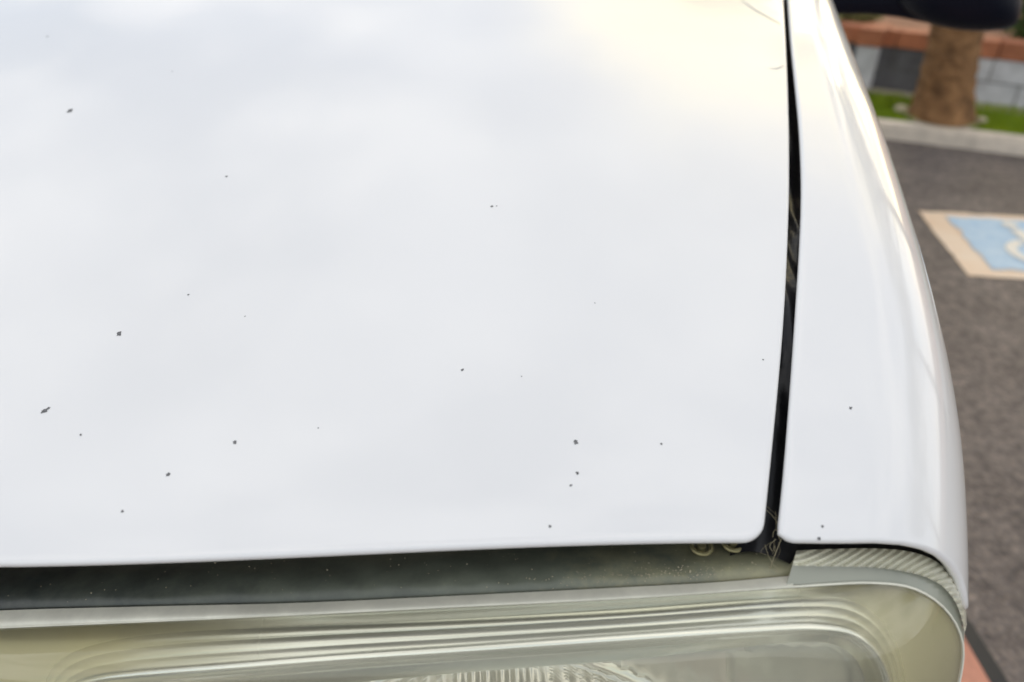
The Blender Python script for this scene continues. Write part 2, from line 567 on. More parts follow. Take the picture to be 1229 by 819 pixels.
# salmon painted island strip beside the car, far-side shade drawn as black strip
SA, SB = at_z(1160, 765, 0.03), at_z(1191, 819, 0.03)
sdv = (SA - SB); sdv.z = 0; sdv.normalize()
sn = Vector((sdv.y, -sdv.x, 0))
bm = bmesh.new()
c = SA - sdv * 1.0 - sn * 0.16
box_bm(bm, (c.x, c.y, 0.0), sdv * 1.06, sn * 0.16, Vector((0, 0, 0.03)), 0.008)
strip = from_bm('kerb_strip', bm, SALMON)
tag(strip, 'salmon pink painted concrete strip low on the asphalt beside the headlight', 'kerb strip')
shade_edges = []
for i in range(41):
    p = SA + sdv * 1.2 - sdv * (3.4 * i / 40)
    wv = 0.052 + 0.012 * noise.noise(Vector((i * 0.35, 0, 0)))
    shade_edges.append((Vector((p.x, p.y, 0.004)) + sn * 0.003, Vector((p.x, p.y, 0.004)) + sn * wv))
tag(mesh('shade_strip', [v for pr in shade_edges for v in pr], [(2 * i, 2 * i + 1, 2 * i + 3, 2 * i + 2) for i in range(40)], SHADE_STRIP), kind='structure')

# ------------------------------------------------------------------ accessible parking symbol
mA, mB = at_z(1101, 254), at_z(1162, 332)
e2 = (mB - mA); hgt = e2.length; e2.normalize()
mT = at_z(1229, 268)
e1 = (mT - mA).normalized()
e1 = (e1 - e2 * e1.dot(e2)).normalized()
def mpt(u, v, z):
    p = mA + e1 * (u * hgt) + e2 * (v * hgt)
    return (p.x, p.y, z)
sym = empty('parking_symbol', mA, 'worn blue wheelchair parking symbol with pale border painted on the asphalt', 'pavement marking')
def rag(pts, amp, z, n=14):
    out = []
    for i in range(len(pts)):
        a, b = Vector(pts[i]), Vector(pts[(i + 1) % len(pts)])
        for k in range(n):
            q = a.lerp(b, k / n)
            out.append(mpt(q.x + amp * noise.noise(Vector((q.x * 9, q.y * 9, i))), q.y + amp * noise.noise(Vector((q.x * 9, q.y * 9, i + 50))), z))
    return out
bd = rag([(0, 0), (1.12, 0), (1.12, 1), (0, 1)], 0.02, 0.004)
mesh('border', bd, [tuple(range(len(bd)))], M_WHITE, sym, smooth=False)
fd = rag([(0.17, 0.09), (1.0, 0.09), (1.0, 0.90), (0.17, 0.90)], 0.03, 0.008)
mesh('blue_field', fd, [tuple(range(len(fd)))], M_BLUE, sym, smooth=False)
def stroke(pts, wdt):
    V = []
    P = [Vector(p) for p in pts]
    for i, p in enumerate(P):
        d = (P[min(i + 1, len(P) - 1)] - P[max(i - 1, 0)]).normalized()
        nn = Vector((-d.y, d.x))
        V += [p + nn * wdt, p - nn * wdt]
    return V
gv, gf = [], []
def add_stroke(pts, wdt):
    s = stroke(pts, wdt)
    i0 = len(gv)
    gv.extend(mpt(v.x, v.y, 0.012) for v in s)
    for i in range(len(pts) - 1):
        gf.append((i0 + 2 * i, i0 + 2 * i + 1, i0 + 2 * i + 3, i0 + 2 * i + 2))
wc, wr = (0.56, 0.63), 0.165
add_stroke([(wc[0] + wr * math.cos(rad(a)), wc[1] + wr * math.sin(rad(a))) for a in range(20, 256, 8)], 0.034)
add_stroke([(0.55, 0.27), (0.575, 0.50), (0.575, 0.51)], 0.04)
add_stroke([(0.62, 0.505), (0.71, 0.505), (0.79, 0.74), (0.84, 0.725)], 0.034)
add_stroke([(0.60, 0.36), (0.70, 0.365)], 0.028)
i0 = len(gv)
gv += [mpt(0.545 + 0.052 * math.cos(2 * math.pi * k / 20), 0.19 + 0.052 * math.sin(2 * math.pi * k / 20), 0.0122) for k in range(20)]
gf.append(tuple(range(i0, i0 + 20)))
mesh('wheelchair_symbol', gv, gf, M_GLYPH, sym, smooth=False)

# ------------------------------------------------------------------ low walls
def z_of_top(px, py, base_px, base_py):
    """height of the point at (px,py) standing over the wall line"""
    F = lambda p: -(p - WALL_L).dot(wnv)
    return hit(px, py, F, 0.5, 30).z
cap_top = z_of_top(1200, 50, 0, 0)
cap_bot = z_of_top(1200, 71.5, 0, 0)
def build_wall(name, u0, u1, blockmat, label):
    root = empty(name, WALL_L + wd * u0 + wnv * 0.08, label, 'wall', 'low walls behind the grass')
    T = 0.16
    bm = bmesh.new()
    c = WALL_L + wd * ((u0 + u1) / 2) + wnv * (T / 2)
    box_bm(bm, (c.x, c.y, (KH - 0.1 + cap_bot) / 2), wd * ((u1 - u0) / 2 - 0.01), wnv * (T / 2 - 0.006), Vector((0, 0, (cap_bot - KH + 0.1) / 2)))
    from_bm('mortar_core', bm, MORTAR, root, smooth=False)
    rows = 2
    bh = (cap_bot - KH + 0.02) / rows
    base = None
    for r in range(rows):
        u = u0
        first = True
        while u < u1 - 0.03:
            ln = 0.39 if not (first and r % 2) else 0.195
            first = False
            ln = min(ln, u1 - u)
            cc = WALL_L + wd * (u + ln / 2) + wnv * (T / 2 + random.uniform(-0.002, 0.002))
            bm = bmesh.new()
            box_bm(bm, (cc.x, cc.y, KH - 0.02 + bh * (r + 0.5)), wd * (ln / 2 - 0.004), wnv * (T / 2), Vector((0, 0, bh / 2 - 0.004)), 0.004)
            from_bm('block', bm, blockmat, root)
            u += ln
    u = u0
    while u < u1 - 0.03:
        ln = min(0.205, u1 - u)
        cc = WALL_L + wd * (u + ln / 2) + wnv * (T / 2 + random.uniform(-0.003, 0.003))
        bm = bmesh.new()
        box_bm(bm, (cc.x, cc.y, (cap_top + cap_bot) / 2 + random.uniform(-0.001, 0.001)), wd * (ln / 2 - 0.003), wnv * (T / 2 + 0.012), Vector((0, 0, (cap_top - cap_bot) / 2)), 0.005)
        from_bm('brick', bm, BRICK, root)
        u += ln
    return root
uT = (hit(1140, 110, lambda p: -(p - WALL_L).dot(wnv), 0.5, 30) - WALL_L).dot(wd)
build_wall('block_wall', -3.6, uT, BLOCK_D, 'low dark grey block wall with terracotta brick cap, between the pillar and the palm trunk')
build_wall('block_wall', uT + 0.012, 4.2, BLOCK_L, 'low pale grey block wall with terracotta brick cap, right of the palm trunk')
# pillar
pu = (hit(1036, 90, lambda p: -(p - WALL_L).dot(wnv), 0.5, 30) - WALL_L).dot(wd)
pil = empty('wall_pillar', WALL_L + wd * pu, 'short pale grey wall pillar with terracotta top close to the car fender', 'pillar')
c = WALL_L + wd * pu + wnv * 0.05
bm = bmesh.new()
box_bm(bm, (c.x, c.y, (KH - 0.1 + cap_bot) / 2), wd * 0.075, wnv * 0.13, Vector((0, 0, (cap_bot - KH + 0.1) / 2 - 0.002)), 0.006)
from_bm('shaft', bm, BLOCK_L, pil)
bm = bmesh.new()
box_bm(bm, (c.x, c.y, (cap_top + cap_bot) / 2 + 0.004), wd * 0.088, wnv * 0.145, Vector((0, 0, (cap_top - cap_bot) / 2 + 0.003)), 0.006)
from_bm('cap', bm, BRICK, pil)

# ------------------------------------------------------------------ palm tree
tb = at_z(1130, 142, KH)
dep = (tb - CAM).dot(FWD)
palm = empty('palm_tree', tb, 'palm with a thick rough brown trunk standing in the grass strip', 'tree')
R0, R1 = 33 * dep / FPX, 27 * dep / FPX
rows = []
HT = 3.3
for i in range(140):
    f = i / 139
    z = KH - 0.05 + HT * f
    h = z - KH
    r = R1 + (R0 * 1.08 - R1) * math.exp(-max(0, h) / 0.17) - 0.035 * f
    ring = []
    for k in range(36):
        a = 2 * math.pi * k / 36
        nn = noise.noise(Vector((math.cos(a) * 2.5, math.sin(a) * 2.5, z * 6)))
        scale_ = 0.012 * abs(math.sin(z * 34 + 0.8 * math.sin(3 * a)))
        rr = r * (1 + 0.07 * nn) + scale_
        ring.append((tb.x - 0.16 * h * math.exp(-h / 2.5) + rr * math.cos(a), tb.y + rr * math.sin(a), z))
    rows.append(ring)
loft('trunk', rows, BARK, palm, closed=True, cap=True, sharp=70)
top = Vector((tb.x - 0.16 * HT * math.exp(-HT / 2.5), tb.y, KH + HT - 0.1))
V, Fc = [], []
for k in range(30):
    az = k * 2.399
    el = 0.95 - 1.5 * (k / 30)
    d = Vector((math.cos(az), math.sin(az), 0))
    P = [top + d * (1.7 * s) * math.cos(el * (1 - 0.3 * s)) + Vector((0, 0, 1.7 * s * math.sin(el) - 0.7 * s * s)) for s in [j / 16 for j in range(17)]]
    side = Vector((-d.y, d.x, 0))
    for j in range(3, 17):
        for sg in (-1, 1):
            for e in range(2):
                b = P[j - 1].lerp(P[j], e / 2)
                L_ = 0.42 * math.sin(math.pi * (0.12 + 0.8 * j / 17))
                tip = b + side * sg * L_ * 0.8 + (P[j] - P[j - 1]).normalized() * L_ * 0.6 - Vector((0, 0, 0.1 * L_))
                wv = (P[j] - P[j - 1]).normalized() * 0.02
                i = len(V)
                V += [b - wv, b + wv, tip]
                Fc.append((i, i + 1, i + 2))
mesh('crown', V, Fc, FROND, palm, smooth=False)
# pale dirt ring and stones at the base
V = [(tb.x, tb.y, KH + 0.012)]
for k in range(48):
    a = 2 * math.pi * k / 48
    rr = R0 * 1.25 * (1 + 0.14 * noise.noise(Vector((math.cos(a) * 2, math.sin(a) * 2, 3))))
    V.append((tb.x + rr * math.cos(a), tb.y + rr * math.sin(a), KH + 0.004))
dr = mesh('dirt_ring', V, [(0, 1 + k, 1 + (k + 1) % 48) for k in range(48)], DIRT)
tag(dr, kind='structure')
STONE = simple('pale_stone', (0.50, 0.44, 0.28), 0.85, vary=0.2, scale=15)
for (px, py, s, lb) in ((1083, 131, 0.05, 'pale tan stone in the grass left of the palm trunk'), (1178, 144, 0.035, 'small pale tan stone in the grass right of the palm trunk')):
    c = at_z(px, py, KH + 0.02)
    bm = bmesh.new()
    bmesh.ops.create_icosphere(bm, subdivisions=3, radius=s)
    for v in bm.verts:
        v.co *= 1 + 0.25 * noise.noise(v.co * 22 + Vector((px, 0, 0)))
        v.co.z *= 0.55
        v.co += c
    tag(from_bm('stone', bm, STONE), lb, 'stone', 'stones at the foot of the palm')

# ------------------------------------------------------------------ shrubs and trees behind the wall
def leaf_cloud(rng, c, rx, rz, n, size):
    V, Fc = [], []
    for _ in range(n):
        d = Vector((rng.gauss(0, 1), rng.gauss(0, 1), rng.gauss(0, 1))).normalized()
        r = rng.uniform(0.45, 1) ** 0.5
        lump = 1 + 0.35 * noise.noise(d * 2.6 + c)
        p = c + Vector((d.x * rx, d.y * rx, d.z * rz)) * (r * lump)
        a = Vector((rng.gauss(0, 1), rng.gauss(0, 1), rng.gauss(0, 1))).normalized()
        b = a.orthogonal().normalized()
        s = size * rng.uniform(0.6, 1.3)
        i = len(V)
        V += [p - a * s, p + b * s * 0.45, p + a * s, p - b * s * 0.45]
        Fc.append((i, i + 1, i + 2, i + 3))
    return V, Fc
def shrub(px, dist, rx, rz, mat, label, seed):
    rng = random.Random(seed)
    u = (hit(px, 40, lambda p: -(p - WALL_L).dot(wnv), 0.5, 30) - WALL_L).dot(wd)
    vdir = ray(px, 40); vdir.z = 0; vdir.normalize()
    base = WALL_L + wd * u + vdir * dist
    base.z = PB_Z
    root = empty('shrub', base, label, 'shrub', 'shrubs behind the low wall')
    bm = bmesh.new()
    for k in range(6):
        a = rng.uniform(0, 6.28)
        tube_bm(bm, [base - Vector((0, 0, 0.03)), base + Vector((math.cos(a) * rx * 0.3, math.sin(a) * rx * 0.3, rz * 0.7)), base + Vector((math.cos(a) * rx * 0.6, math.sin(a) * rx * 0.6, rz * 1.4))], 0.012, 6, 0.004)
    from_bm('stem', bm, BARK, root)
    V, Fc = leaf_cloud(rng, base + Vector((0, 0, rz * 0.95)), rx, rz, 1600, 0.03)
    mesh('foliage', V, Fc, mat, root, smooth=False)
shrub(1022, 0.50, 0.22, 0.16, LEAF_Y, 'low pale yellow green shrub behind the wall next to the fender', 1)
shrub(1078, 2.4, 0.30, 0.20, REDGRAVEL, 'low dry rust brown shrub behind the wall, seen under the mirror arm', 2)
shrub(1238, 0.55, 0.24, 0.20, LEAF_G, 'dark green shrub behind the wall at the far right', 3)
shrub(1180, 2.2, 0.5, 0.4, LEAF_G, 'wide green shrub far behind the wall, mostly hidden by the mirror', 4)
def tree(loc, h, cr_, seed, label):
    rng = random.Random(seed)
    loc = Vector(loc)
    root = empty('broadleaf_tree', loc, label, 'tree', 'trees beyond the planting bed')
    bm = bmesh.new()
    tube_bm(bm, [loc - Vector((0, 0, 0.1)), loc + Vector((0.05, 0, h * 0.3)), loc + Vector((0, 0.08, h * 0.6)), loc + Vector((0.05, 0, h * 0.85))], 0.17, 10, 0.05)
    for k in range(7):
        a = k * 2.4
        s = loc + Vector((0, 0, h * (0.35 + 0.06 * k)))
        tube_bm(bm, [s, s + Vector((math.cos(a), math.sin(a), 0.7)) * cr_ * 0.45, s + Vector((math.cos(a), math.sin(a), 0.9)) * cr_ * 0.8], 0.05, 6, 0.015)
    from_bm('trunk', bm, BARK, root)
    V, Fc = [], []
    for k in range(16):
        d = Vector((rng.gauss(0, 1), rng.gauss(0, 1), rng.gauss(0, 0.8))).normalized() * rng.uniform(0.3, 0.85)
        v2, f2 = leaf_cloud(rng, loc + Vector((d.x * cr_, d.y * cr_, h * 0.68 + d.z * h * 0.28)), cr_ * 0.42, cr_ * 0.36, 420, 0.09)
        o = len(V)
        V += v2
        Fc += [tuple(i + o for i in f) for f in f2]
    mesh('crown', V, Fc, LEAF_G, root, smooth=False)
tree((5.4, 8.2, 0.4), 7.0, 2.1, 11, 'tall green broadleaf tree beyond the planting bed, nearest the palm')
tree((8.6, 7.4, 0.4), 7.6, 2.3, 13, 'green broadleaf tree beyond the planting bed, between its two neighbours')
tree((9.8, 4.0, 0.0), 7.2, 2.4, 12, 'green broadleaf tree out to the right of the parked car')

# ================================================================== THE CAR
XC = -0.73                                     # centre line of the car
car = empty('parked_car', (XC, 1.2, 0), 'white parked car with stone chips on the hood and a yellowed headlight', 'car')
FRONT_PX = [(0, 680), (120, 675.5), (250, 670), (400, 664.5), (550, 658.5), (700, 653), (800, 649.5), (880, 647)]
GAP_L_PX = [(917, 637), (921, 600), (926, 550), (931, 500), (936, 450), (940, 400), (943.5, 350), (945.5, 300), (947.5, 250), (948, 200), (947.5, 150), (946, 100), (943.5, 50), (940.5, 0)]
GAP_R_PX = [(934, 640), (938, 605), (942, 560), (946.5, 500), (951, 440), (955.5, 370), (960, 300), (962.5, 240), (962, 200), (959.5, 150), (954.5, 100), (948.5, 50), (943.5, 0)]
SIL_PX = [(0, 999), (50, 1018), (100, 1037), (150, 1057), (200, 1073), (250, 1090), (300, 1105), (350, 1119), (400, 1131), (450, 1143), (500, 1151), (550, 1157), (600, 1160.5), (650, 1162), (745, 1163)]
FEN_PX = [(936, 640), (941, 646), (950, 650.5), (990, 651), (1050, 651), (1085, 653.5), (1110, 659), (1130, 668), (1145, 681), (1156, 699), (1161, 720), (1163, 745)]

YA = 0.32
poly = None
def zbase(x, y):
    s = y - YA
    return 1.2695 + 0.31 * s - 0.10 * s * s - 0.05 * (x - XC) ** 2 - 0.03 * max(0, s - 1.1) ** 2
def yfront(x):
    if poly is None:
        return -10
    q = (x - XC) ** 2
    return poly[0] + poly[1] * q + poly[2] * q * q
def zt(x, y):
    d = max(0.0, y - yfront(x))
    return zbase(x, y) - (0.006 * math.exp(-d / 0.03) if poly is not None else 0)
SURF = lambda p: p.z - zt(p.x, p.y)
for it in range(3):
    P = [hit(a, b, SURF) for a, b in FRONT_PX]
    A = np.array([[1, (p.x - XC) ** 2, (p.x - XC) ** 4] for p in P])
    poly = np.linalg.lstsq(A, np.array([p.y for p in P]), rcond=None)[0]
GL = sorted((p.y, p.x) for p in (hit(a, b, SURF) for a, b in GAP_L_PX))
GR = sorted((p.y, p.x) for p in (hit(a, b, SURF) for a, b in GAP_R_PX))
def ext(pts, y1):
    (ya, xa), (yb, xb) = pts[-4], pts[-1]
    s = (xb - xa) / (yb - ya)
    return pts + [(y1, xb + s * 0.4 * (y1 - yb))]
HOOD_REAR = 1.56
GL, GR = ext(GL, 1.7), ext(GR, 1.7)
GR = [(y, max(x, interp(y, GL) + 0.005)) for y, x in GR]
def smoothf(pts):
    ys = np.linspace(pts[0][0], pts[-1][0], 240)
    xs = np.array([interp(y, pts) for y in ys])
    k = np.ones(13) / 13
    xp = np.concatenate([2 * xs[0] - xs[6:0:-1], xs, 2 * xs[-1] - xs[-2:-8:-1]])
    xs2 = np.convolve(xp, k, 'valid')
    return list(zip(ys, xs2))
GL, GR = smoothf(GL), smoothf(GR)
gapL = lambda y: interp(y, GL)
gapR = lambda y: interp(y, GR)

# ---- hood
RL = 0.003
def hood_pt(u, v):
    """u: -1..1 across, v: 0..1 front to rear"""
    CR = 0.008
    y = None
    xr_ref = gapL(yfront(0.05) + 0.01) - RL
    X = XC + u * (xr_ref - XC)
    yf = yfront(X) + RL
    d = (1 - abs(u)) * (xr_ref - XC)
    if d < CR:
        yf += CR - math.sqrt(max(0, CR * CR - (CR - d) ** 2))
    y = yf + v * (HOOD_REAR - yf)
    xr = gapL(y) - RL
    return Vector((XC + u * (xr - XC), y, zt(XC + u * (xr - XC), y)))
us = [0, .15, .3, .42] + list(np.linspace(.5, .97, 48)) + [.98, .985, .989, .9915, .994, .996, .9975, .9987, .9995, 1.0]
us = [-u for u in us[:0:-1]] + us
vs_ = list(np.linspace(0, 1, 60) ** 1.6)
rows = [[hood_pt(u, v) for u in us] for v in vs_]
# rolled lip round the boundary
nU, nV = len(us), len(vs_)
bnd = [(i, 0) for i in range(nV - 1, 0, -1)] + [(0, j) for j in range(nU)] + [(i, nU - 1) for i in range(1, nV)]
bm = bmesh.new()
vg = [[bm.verts.new(p) for p in r] for r in rows]
for i in range(nV - 1):
    for j in range(nU - 1):
        bm.faces.new((vg[i][j], vg[i][j + 1], vg[i + 1][j + 1], vg[i + 1][j]))
bp_ = [rows[i][j] for i, j in bnd]
prev = [vg[i][j] for i, j in bnd]
outs = []
for k, p in enumerate(bp_):
    t = (bp_[min(k + 1, len(bp_) - 1)] - bp_[max(k - 1, 0)])
    t.z = 0
    t.normalize()
    outs.append(Vector((t.y, -t.x, 0)))
prof = [(RL * math.sin(rad(a)), -RL * (1 - math.cos(rad(a)))) for a in (15, 30, 45, 60, 75, 90, 110, 130)] + [(RL - 0.003, -0.0075), (RL - 0.014, -0.0120)]
for (o_, dz) in prof:
    cur = [bm.verts.new(p + outs[k] * o_ + Vector((0, 0, dz))) for k, p in enumerate(bp_)]
    for k in range(len(cur) - 1):
        bm.faces.new((prev[k], prev[k + 1], cur[k + 1], cur[k]))
    prev = cur
hood = from_bm('hood', bm, PAINT, car, sharp=50)

# ---- paint chips and scratches (wear that sits on the panels)
def chip(px, py, r, parent, F=SURF, name='paint_chip', el=1.0, rot=0.0):
    V = []
    n = 15
    c = hit(px, py, F)
    r3 = r * (c - CAM).dot(FWD) / FPX
    e = 0.001
    nx = Vector((-(zt(c.x + e, c.y) - zt(c.x - e, c.y)) / (2 * e), -(zt(c.x, c.y + e) - zt(c.x, c.y - e)) / (2 * e), 1)).normalized()
    ax = Vector((1, 0, 0)); ax = (ax - nx * ax.dot(nx)).normalized()
    ay = nx.cross(ax)
    for k in range(n):
        a = 2 * math.pi * k / n
        rr = r3 * random.uniform(0.6, 1.3)
        ca, sa = rr * el * math.cos(a), rr * math.sin(a)
        V.append(c + nx * 0.00015 + ax * (ca * math.cos(rot) - sa * math.sin(rot)) + ay * (ca * math.sin(rot) + sa * math.cos(rot)))
    V.append(c + nx * 0.00005)
    mesh(name, V, [(k, (k + 1) % n, n) for k in range(n)], CHIP, parent, smooth=False)
for (a, b, r) in ((57, 44, 1.1), (84, 133, 3.2), (207, 86, 0.9), (272, 212, 1.6), (590, 248, 1.7), (596, 247.5, .9), (226, 354, 1.3), (294, 380, .8),
                  (143, 401, 3.3), (53, 494, 3.0), (58, 490.5, 2.0), (97, 522, 1.5), (282, 531, 2.2), (382, 514, .9), (202, 570, 2.4), (147, 614, 1.7),
                  (555, 444, 1.6), (626, 452, .9), (714, 364, .7), (691, 531, 2.7), (693, 568, 1.6), (685, 583, 1.4), (794, 533, 1.4), (660, 632, 1.8), (916, 432, 1.1)):
    chip(a, b, r, hood, el=random.uniform(1, 1.4), rot=random.uniform(0, 3))
def scratch(pts, w_):
    Q = [hit(a, b, SURF) + Vector((0, 0, 0.0002)) for a, b in catmull(pts, 12)]
    V = []
    for i, p in enumerate(Q):
        d = (Q[min(i + 1, 11)] - Q[max(i - 1, 0)]).normalized()
        s = d.cross(Vector((0, 0, 1))).normalized() * (w_ * (0.35 + 0.65 * math.sin(math.pi * (i + .5) / 12)))
        V += [p + s, p - s]
    mesh('scratch', V, [(2 * i, 2 * i + 1, 2 * i + 3, 2 * i + 2) for i in range(11)], SCRATCH, hood, smooth=False)
scratch([(889, 0), (903, 10), (920, 20), (937, 29)], 0.0012)
scratch([(924, 82), (932, 82.5), (941, 79)], 0.0009)

# ---- fender
ARC_W, ARC_H = 0.085, 0.10
def fprof(y, xo):
    xi = gapR(y) + RL
    w_ = min(ARC_W, (xo - xi) * 0.8)
    xs = xo - w_
    pts = [Vector((x, y, zt(x, y))) for x in np.linspace(xi, xs, 14)]
    for a in np.linspace(0, 90, 26)[1:]:
        x = xs + w_ * math.sin(rad(a))
        pts.append(Vector((x, y, zt(x, y) - ARC_H * (1 - math.cos(rad(a))))))
    b = pts[-1]
    zb = max(0.46, 0.36 + math.sqrt(max(0, 0.43 ** 2 - (y - 0.95) ** 2)))      # wheel arch
    for k in range(1, 9):
        f = k / 8
        pts.append(Vector((b.x + 0.012 * math.sin(f * 2.4), y, b.z + (zb - b.z) * f)))
    return pts
def sil(py):
    return 1163 if py > 745 else interp(py, SIL_PX)
XO = []
for y in np.linspace(0.27, 1.15, 34):
    a, b = gapR(y) + 0.03, gapR(y) + 0.5
    for _ in range(34):
        m = (a + b) / 2
        mm = max((lambda q: q[0] - sil(q[1]))(proj(p)) for p in fprof(y, m)[14:42])
        if mm > 0: b = m
        else: a = m
    XO.append((y, (a + b) / 2))
XO = ext(XO, 1.9)
XO = smoothf(XO)
xout = lambda y: interp(y, XO)
NQ = len(fprof(0.5, xout(0.5)))
def fen_edge(px):
    return interp(px, FEN_PX)
FEN_POLY = FEN_PX
yq = []
for q in range(NQ):
    def ok(y):      # True while the point is visible above the fender's front edge line
        x_, y_ = proj(fprof(y, xout(y))[q])
        if x_ <= 1145: return y_ < fen_edge(x_)
        return y_ < interp(x_, FEN_PX[:-1] + [(1163.5, 745)]) if x_ < 1163.5 else y_ < 745
    a, b = 0.15, 0.9
    for _ in range(36):
        m = (a + b) / 2
        if ok(m): b = m
        else: a = m
    yq.append((a + b) / 2 + RL)
for q in range(36, NQ):        # the vertical side below the lamp corner: run the edge on down and back
    yq[q] = max(yq[q], yq[q - 1]) if q < 40 else yq[q - 1] + 0.004
FEN_REAR = 1.62
rows = []
vv = np.linspace(0, 1, 70) ** 1.4
for v in vv:
    row = []
    for q in range(NQ):
        y = yq[q] + v * (FEN_REAR - yq[q])
        row.append(fprof(y, xout(y))[q])
    rows.append(row)
bm = bmesh.new()
vg = [[bm.verts.new(p) for p in r] for r in rows]
for i in range(len(rows) - 1):
    for j in range(NQ - 1):
        bm.faces.new((vg[i][j], vg[i][j + 1], vg[i + 1][j + 1], vg[i + 1][j]))
bnd = [(i, 0) for i in range(len(rows) - 1, 0, -1)] + [(0, j) for j in range(NQ)]
bp_ = [rows[i][j] for i, j in bnd]
prev = [vg[i][j] for i, j in bnd]
nrm = []
for k, (i, j) in enumerate(bnd):
    di = (rows[min(i + 1, len(rows) - 1)][j] - rows[max(i - 1, 0)][j])
    dj = (rows[i][min(j + 1, NQ - 1)] - rows[i][max(j - 1, 0)])
    nn = dj.cross(di).normalized()
    nrm.append(nn)
outs = []
for k, p in enumerate(bp_):
    t = (bp_[min(k + 1, len(bp_) - 1)] - bp_[max(k - 1, 0)]).normalized()
    outs.append(t.cross(nrm[k]).normalized())
for (o_, dz) in prof:
    cur = [bm.verts.new(p + outs[k] * o_ + nrm[k] * dz) for k, p in enumerate(bp_)]
    for k in range(len(cur) - 1):
        bm.faces.new((prev[k], prev[k + 1], cur[k + 1], cur[k]))
    prev = cur
fender = from_bm('fender', bm, PAINT, car, sharp=50)
for (a, b, r) in ((1021, 490, 1.9), (987, 632, 1.6), (983, 647, 2.0)):
    chip(a, b, r, fender, el=1.2, rot=1.0)

# ---- rubber seal down in the gap and an added black sheet stopping light leaks
FOLD0, FOLD1 = hit(945, 480, SURF).y, hit(955, 190, SURF).y
SEAL0 = yfront(0.06) + 0.012
rows = []
for i in range(220):
    y = SEAL0 + (1.6 - SEAL0) * i / 219
    g = (gapL(y) + gapR(y)) / 2
    row = []
    for k in range(25):
        s = -1 + 2 * k / 24
        x = g + s * 0.022 + 0.004
        z = zt(x, y) - 0.030 - 0.010 * s * s
        fold = max(0.12, min(1, (y - FOLD0) / 0.05) * min(1, (FOLD1 - y) / 0.08))
        z += fold * 0.016 + fold * 0.014 * noise.noise(Vector((x * 70 + y * 9, y * 12, 0.5))) + fold * 0.0035 * noise.noise(Vector((x * 160 + y * 30, y * 22, 2.5)))
        row.append((x, y, z))
    rows.append(row)
loft('hood_seal', rows, RUBBER, car, sharp=180)
V = []
ys = np.linspace(0.27, 1.58, 16)
lin = [[(x, max(y, yfront(x) + 0.12), zt(x, y) - 0.055 if abs(x - XC) < 0.83 else zt(x, y) - 0.09) for x in np.linspace(XC - 0.84, XC + 0.84, 30)] for y in ys]
loft('light_stop_black', lin, BLACK_BACKING, car)

# ---- headlight
lamp = None
P0 = at_z(350, 738, 1.168)
P1 = at_z(1000, 701, 1.206)
D1 = (P1 - P0).normalized()
D2 = Vector((0, -0.40, -1.0))
D2 = (D2 - D1 * D2.dot(D1)).normalized()
NL = D1.cross(D2).normalized()
if NL.y > 0: NL = -NL
S0 = (P1 - P0).length - 0.01
def bend(s):
    t = s - S0
    u = -s
    return 2.2 * ((math.sqrt(t * t + 4e-4) + t) / 2) ** 2 + 0.25 * ((math.sqrt(u * u + 4e-4) + u) / 2) ** 2
def LF(D):
    return lambda p: (p - P0).dot(NL) + bend((p - P0).dot(D1)) + D
def lhit(px, py, D):
    p = hit(px, py, LF(D), 0.1, 1.5)
    return (p - P0).dot(D1), (p - P0).dot(D2)
def lsurf(s, r, D):
    return P0 + D1 * s + D2 * r - NL * (bend(s) + D)
NT, NB = 110, 60
R_BOT = 0.185
def lamp_loop(pxs, D, inset):
    top = [lhit(a, b, D) for a, b in catmull(pxs, NT)]
    (s0, r0), (s1, r1) = top[0], top[-1]
    rb = R_BOT - inset
    rc = 0.03
    bot = [(s1, r1)]
    sR, sL = s1, s0
    bot += [(sR, rb - rc)] + [(sR - rc + rc * math.cos(rad(a)), rb - rc + rc * math.sin(rad(a))) for a in (20, 45, 70, 90)]
    bot += [(sL + rc - rc * math.sin(rad(a)), rb - rc + rc * math.cos(rad(a))) for a in (0, 20, 45, 70, 90)] + [(s0, r0)]
    bot = resample(bot, NB + 2)[1:-1]
    return [tuple(p) for p in top] + [tuple(p) for p in bot]
def loop3(lp, D, f=1.0, dfun=None):
    cs = sum(p[0] for p in lp) / len(lp)
    crr = sum(p[1] for p in lp) / len(lp)
    out = []
    for s, r in lp:
        s2, r2 = cs + (s - cs) * f, crr + (r - crr) * f
        out.append(lsurf(s2, r2, D if dfun is None else dfun(s2, r2)))
    return out
L1_PX = [(-118, 830), (-120, 800), (-112, 776), (-85, 762), (-40, 755.5), (0, 753.5), (200, 745), (350, 738), (550, 728), (750, 718), (960, 704), (1050, 700), (1095, 706), (1128, 725), (1148, 750), (1156, 775), (1155, 800), (1150, 825)]
O_PX = [(52, 835), (58, 808), (75, 790), (110, 775), (180, 762), (350, 752), (550, 743), (750, 732), (900, 721), (975, 717), (1020, 720), (1052, 738), (1076, 772), (1086, 810), (1088, 835)]
W_PX = [(74, 838), (92, 820), (120, 811), (160, 806), (260, 798), (400, 787), (550, 777), (750, 763), (900, 753), (980, 750), (1022, 757), (1048, 778), (1062, 805), (1068, 838)]
I_PX = [(110, 868), (150, 848), (220, 838), (330, 829), (430, 819), (550, 808), (750, 792), (880, 778), (960, 771), (1002, 774), (1026, 790), (1037, 812), (1040, 838)]
head = empty('headlight', P0, None, None)
head.name = 'headlight'
head['label'] = 'yellowed clear headlight with ridged bezel'
parent_to(head, car)
head.matrix_parent_inverse = Matrix.Translation(-Vector(car.location))
def pmix(A, B, f):
    return [tuple(a * (1 - f) + b * f for a, b in zip(p, q)) for p, q in zip(A, B)]
lp_L1 = lamp_loop(L1_PX, 0.0, 0.0)
DO, DW, DI = 0.002, -0.012, -0.002
